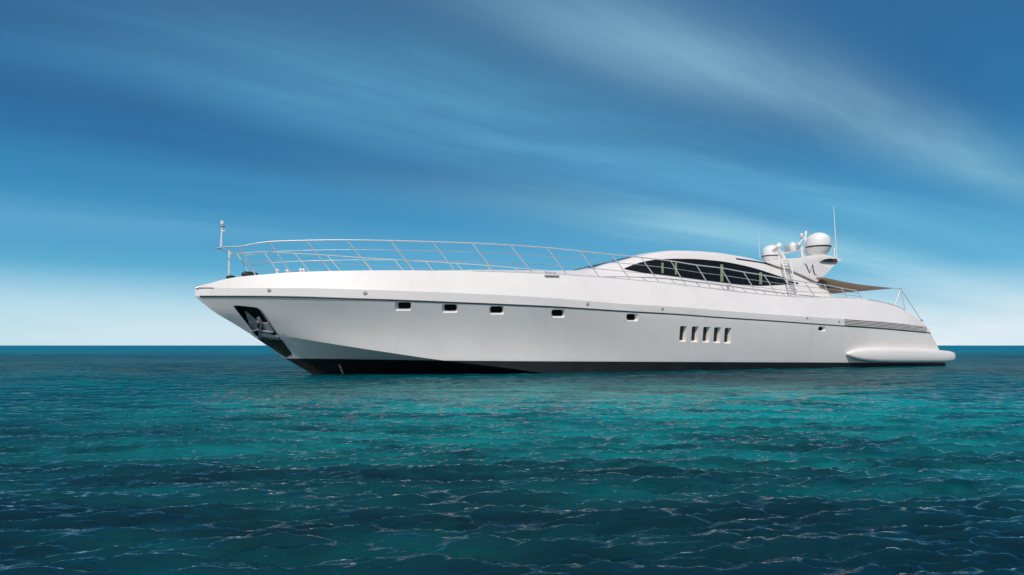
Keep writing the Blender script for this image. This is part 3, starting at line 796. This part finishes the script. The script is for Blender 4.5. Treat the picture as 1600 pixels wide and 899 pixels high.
for j in range(16):
    m.bm.faces.new((T[0][j], Bm[0][j], Bm[0][j+1], T[0][j+1])); m.bm.faces.new((T[-1][j], T[-1][j+1], Bm[-1][j+1], Bm[-1][j]))
awn = m.build('awning', M['awning'], yacht, 50)
for s in (1, -1):
    def sl_(x, y, v): p = L(*at(x, y, v)); return Vector((p.x, p.y * s, p.z))
    MB().tube([sl_(1397,450.6,2.55), sl_(1407,451.6,2.45)], 0.012, 6).build('awning_strap', M['grey'], awn, 50)
    for (x, y, v), rr in (((1397.5,477.5,2.5), 0.028), ((1415,486,2.6), 0.028), ((1440,501.5,2.7), 0.014)):
        MB().tube([sl_(1407.3,451.6,2.45), sl_(x, y, v)], rr, 8).build('awning_pole', M['steel'] if rr > 0.02 else M['grey'], awn, 50)
    MB().lathe(sl_(1407.3,451.6,2.45), [(0.04,-0.06),(0.055,0),(0.03,0.06)], 10).build('pole_cap', M['grey'], awn, 40)
    pts = [L(u, s * (v - 0.02), z + 0.03) for u, v, z in rB if at(1352,468.5,2.7)[0] < u < at(1416,486,2.8)[0]]
    MB().tube(pts, 0.028, 8).build('coaming_rail', M['steel'], yacht, 60)
    c = sl_(1440,501,2.75); MB().box(c, (0.12, 0.08, 0.10), bevel=0.02).build('stern_cleat', M['grey'], yacht, 30)

# ------------------------------------------------------------------ stern sponsons and bathing platform
sect = [(1323.3,553.2,553.8,0.02),(1326,550.6,556.6,0.10),(1332,547.8,560.0,0.17),(1341,545.6,563.2,0.24),(1355,544.5,565.4,0.30),(1375,544.0,566.8,0.34),(1400,544.2,567.2,0.36),(1430,545.2,567.2,0.36),(1455,546.6,567.0,0.36),(1472,547.8,566.6,0.34),(1481,549.2,565.2,0.29),(1486.5,551.4,562.8,0.20),(1489.5,555.0,559.4,0.06)]
VP = 3.27
def pod(s):
    m = MB(); rings = []
    cxx = Curve1([(i, q[0]) for i, q in enumerate(sect)]); ct_ = Curve1([(i, q[1]) for i, q in enumerate(sect)]); cb_ = Curve1([(i, q[2]) for i, q in enumerate(sect)]); cw_ = Curve1([(i, q[3]) for i, q in enumerate(sect)])
    for i in range((len(sect) - 1) * 3 + 1):
        t = i / 3; x = cxx(t); a = at(x, ct_(t), VP); b = at(x, cb_(t), VP); zc_ = (a[2] + b[2]) / 2; hz_ = abs(a[2] - b[2]) / 2; w = cw_(t)
        ring = []
        for k in range(20):
            an = 2 * math.pi * k / 20; cs, sn = math.cos(an), math.sin(an)
            e = 0.6
            ring.append(m.bm.verts.new(L(a[0], s * (VP + w * math.copysign(abs(cs) ** e, cs)), zc_ + hz_ * math.copysign(abs(sn) ** e, sn))))
        rings.append(ring)
    for a, b in zip(rings, rings[1:]):
        for k in range(20): m.bm.faces.new((a[k], a[(k+1) % 20], b[(k+1) % 20], b[k]))
    m.bm.faces.new(rings[0][::-1]); m.bm.faces.new(rings[-1])
    return m.build('stern_sponson', M['gelcoat'], yacht, 60)
pod(1); pod(-1)
pa_ = at(1440, 556, VP); pb_ = at(1484, 556, VP)
MB().box(L((pa_[0] + pb_[0]) / 2, 0, pa_[2] + 0.02), (pb_[0] - pa_[0], 2 * VP - 0.05, 0.22), bevel=0.05).build('bathing_platform', M['gelcoat'], yacht, 30)

# ------------------------------------------------------------------ sea
def axis(lo, hi, fine_lo, fine_hi, step, growth):
    a = list(np.arange(fine_lo, fine_hi, step)); d = step; x = fine_hi
    while x < hi: a.append(x); d *= growth; x += d
    a.append(hi); d = step; x = fine_lo - step; left = []
    while x > lo: left.append(x); d *= growth; x -= d
    left.append(lo); return np.array(left[::-1] + a)
ax = axis(-9000, 9000, -5, 6, 0.02, 1.014); ay = axis(-300, 14000, 2.3, 8.5, 0.02, 1.011)
X, Y = np.meshgrid(ax, ay, indexing='ij')
cellx = np.gradient(ax)[:, None]; celly = np.gradient(ay)[None, :]
cell = np.maximum(cellx, celly)
Z = np.zeros_like(X)
NWAV = 120
for k in range(NWAV):
    lam = 0.06 * (1.3 / 0.06) ** ((k + rng.random()) / NWAV)
    th = R(rng.normal(-84, 19))                     # waves run mostly towards the camera
    if k % 4 == 0: th = R(rng.normal(-60, 20))
    kk = 2 * math.pi / lam; amp = 0.0074 * lam
    if lam > 0.45: amp *= 0.38
    elif lam < 0.18: amp *= 1.9
    elif lam < 0.4: amp *= 1.35
    ph = rng.random() * 6.28
    arg = kk * (X * math.cos(th) + Y * math.sin(th)) + ph
    fade = np.clip((lam / (2.6 * cell)) - 0.35, 0, 1)
    Z += amp * fade * (np.sin(arg) + 0.25 * np.cos(2 * arg))
patchy = 0.75 + 0.35 * np.sin(X * 0.21 + 1.2 * np.sin(Y * 0.13)) * np.sin(Y * 0.27 + 0.8 * np.sin(X * 0.17 + 2))
Z *= patchy
print('sea', X.shape, 'rms', Z.std())
nx, ny = X.shape
verts = np.stack([X, Y, Z], -1).reshape(-1, 3).astype(np.float32)
idx = np.arange(nx * ny).reshape(nx, ny)
quads = np.stack([idx[:-1, :-1], idx[1:, :-1], idx[1:, 1:], idx[:-1, 1:]], -1).reshape(-1, 4)
me = bpy.data.meshes.new('sea')
me.vertices.add(len(verts)); me.vertices.foreach_set('co', verts.ravel())
me.loops.add(quads.size); me.loops.foreach_set('vertex_index', quads.ravel().astype(np.int32))
me.polygons.add(len(quads)); me.polygons.foreach_set('loop_start', np.arange(0, quads.size, 4, dtype=np.int32))
me.polygons.foreach_set('loop_total', np.full(len(quads), 4, dtype=np.int32))
me.update(calc_edges=True); me.shade_smooth()

sm = bpy.data.materials.new('sea_water'); sm.use_nodes = True
n = NT(sm.node_tree); p = n.n['Principled BSDF']
geo = n.new('ShaderNodeNewGeometry'); sp_ = n.new('ShaderNodeSeparateXYZ'); n.l.new(geo.outputs['Position'], sp_.inputs[0])
px_, py_, pz_ = sp_.outputs
flat = n.comb(px_, py_, 0.0)
nz = n.noise(n.comb(n.math('MULTIPLY', px_, 0.10), n.math('MULTIPLY', py_, 0.16), 0.0), 1.0, 5, 0.55, 0.4)
# brighter turquoise middle, dark to the edges: vignette put into the water colour
ex = n.math('DIVIDE', n.math('SUBTRACT', px_, 2.2), 9.5); ey = n.math('DIVIDE', n.math('SUBTRACT', py_, 11.0), 7.2)
rr = n.math('SQRT', n.math('ADD', n.math('MULTIPLY', ex, ex), n.math('MULTIPLY', ey, ey)))
rr = n.math('ADD', rr, n.math('MULTIPLY', n.math('SUBTRACT', nz, 0.5), 1.7))
bright_mid = n.maprange(rr, 1.25, 0.2)
wind = n.noise(n.comb(n.math('MULTIPLY', px_, 0.55), n.math('MULTIPLY', py_, 1.5), 4.0), 1.0, 6, 0.62, 0.5)      # streaky noise breaking up the turquoise
bright_mid = n.math('MULTIPLY', bright_mid, n.maprange(wind, 0.36, 0.62, 0.12, 1.0))
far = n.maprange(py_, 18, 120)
edge_tone = n.mix(far, (0.0008, 0.013, 0.022), (0.002, 0.13, 0.21))
edge_tone = n.mix(n.maprange(nz, 0.3, 0.65), edge_tone, n.mix(far, n.mix(n.maprange(py_, 4, 14), (0.0008, 0.015, 0.027), (0.001, 0.078, 0.100)), (0.002, 0.20, 0.29)))
colr = n.mix(bright_mid, edge_tone, (0.002, 0.29, 0.285))
colr = n.mix(n.math('MULTIPLY', n.maprange(pz_, -0.002, 0.024), 0.5), colr, n.mix(n.maprange(py_, 4.5, 13), (0.0008, 0.031, 0.046), (0.002, 0.20, 0.225)))   # light through the thin crests, put into the colour by height
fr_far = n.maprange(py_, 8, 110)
# body colour under a water surface whose grazing mirror is broken up by the waves it shades
p.inputs['Specular IOR Level'].default_value = 0.0; p.inputs['Roughness'].default_value = 1.0
n.l.new(colr, p.inputs['Base Color'])
gl = n.new('ShaderNodeBsdfGlossy'); n.l.new(n.math('ADD', n.math('MULTIPLY', fr_far, 0.4), 0.06), gl.inputs['Roughness'])
fres = n.new('ShaderNodeFresnel'); fres.inputs['IOR'].default_value = 1.333
amt = n.math('SUBTRACT', 1.0, n.math('MULTIPLY', n.maprange(py_, 4, 19), 0.68))
amt = n.math('SUBTRACT', amt, n.math('MULTIPLY', n.maprange(py_, 30, 140), 0.24))
mxs = n.new('ShaderNodeMixShader'); n.l.new(n.math('MULTIPLY', fres.outputs[0], amt), mxs.inputs[0])
n.l.new(p.outputs[0], mxs.inputs[1]); n.l.new(gl.outputs[0], mxs.inputs[2]); n.l.new(mxs.outputs[0], n.n['Material Output'].inputs[0])
# capillary ripples finer than the mesh
dist = n.math('SQRT', n.math('ADD', n.math('MULTIPLY', px_, px_), n.math('MULTIPLY', py_, py_)))
b1 = n.new('ShaderNodeBump'); b1.inputs['Distance'].default_value = 0.02; b1.inputs['Strength'].default_value = 0.6
n.l.new(n.noise(n.comb(n.math('MULTIPLY', px_, 0.6), py_, 0.0), 11.0, 4, 0.55, 0.6), b1.inputs['Height'])
b2 = n.new('ShaderNodeBump'); b2.inputs['Distance'].default_value = 0.25; b2.inputs['Strength'].default_value = 0.5
n.l.new(n.noise(n.comb(n.math('MULTIPLY', px_, 0.5), py_, 0.0), 0.9, 5, 0.6, 0.5), b2.inputs['Height'])
n.l.new(n.maprange(dist, 7, 40, 0.0, 1.0), b2.inputs['Strength'])
n.l.new(b1.outputs[0], b2.inputs['Normal']); [n.l.new(b2.outputs[0], q_.inputs['Normal']) for q_ in (p, gl, fres)]
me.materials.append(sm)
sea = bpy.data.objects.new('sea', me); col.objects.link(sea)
tag(sea, 'rippled teal sea with brighter turquoise in front of the yacht', 'sea', kind='structure')
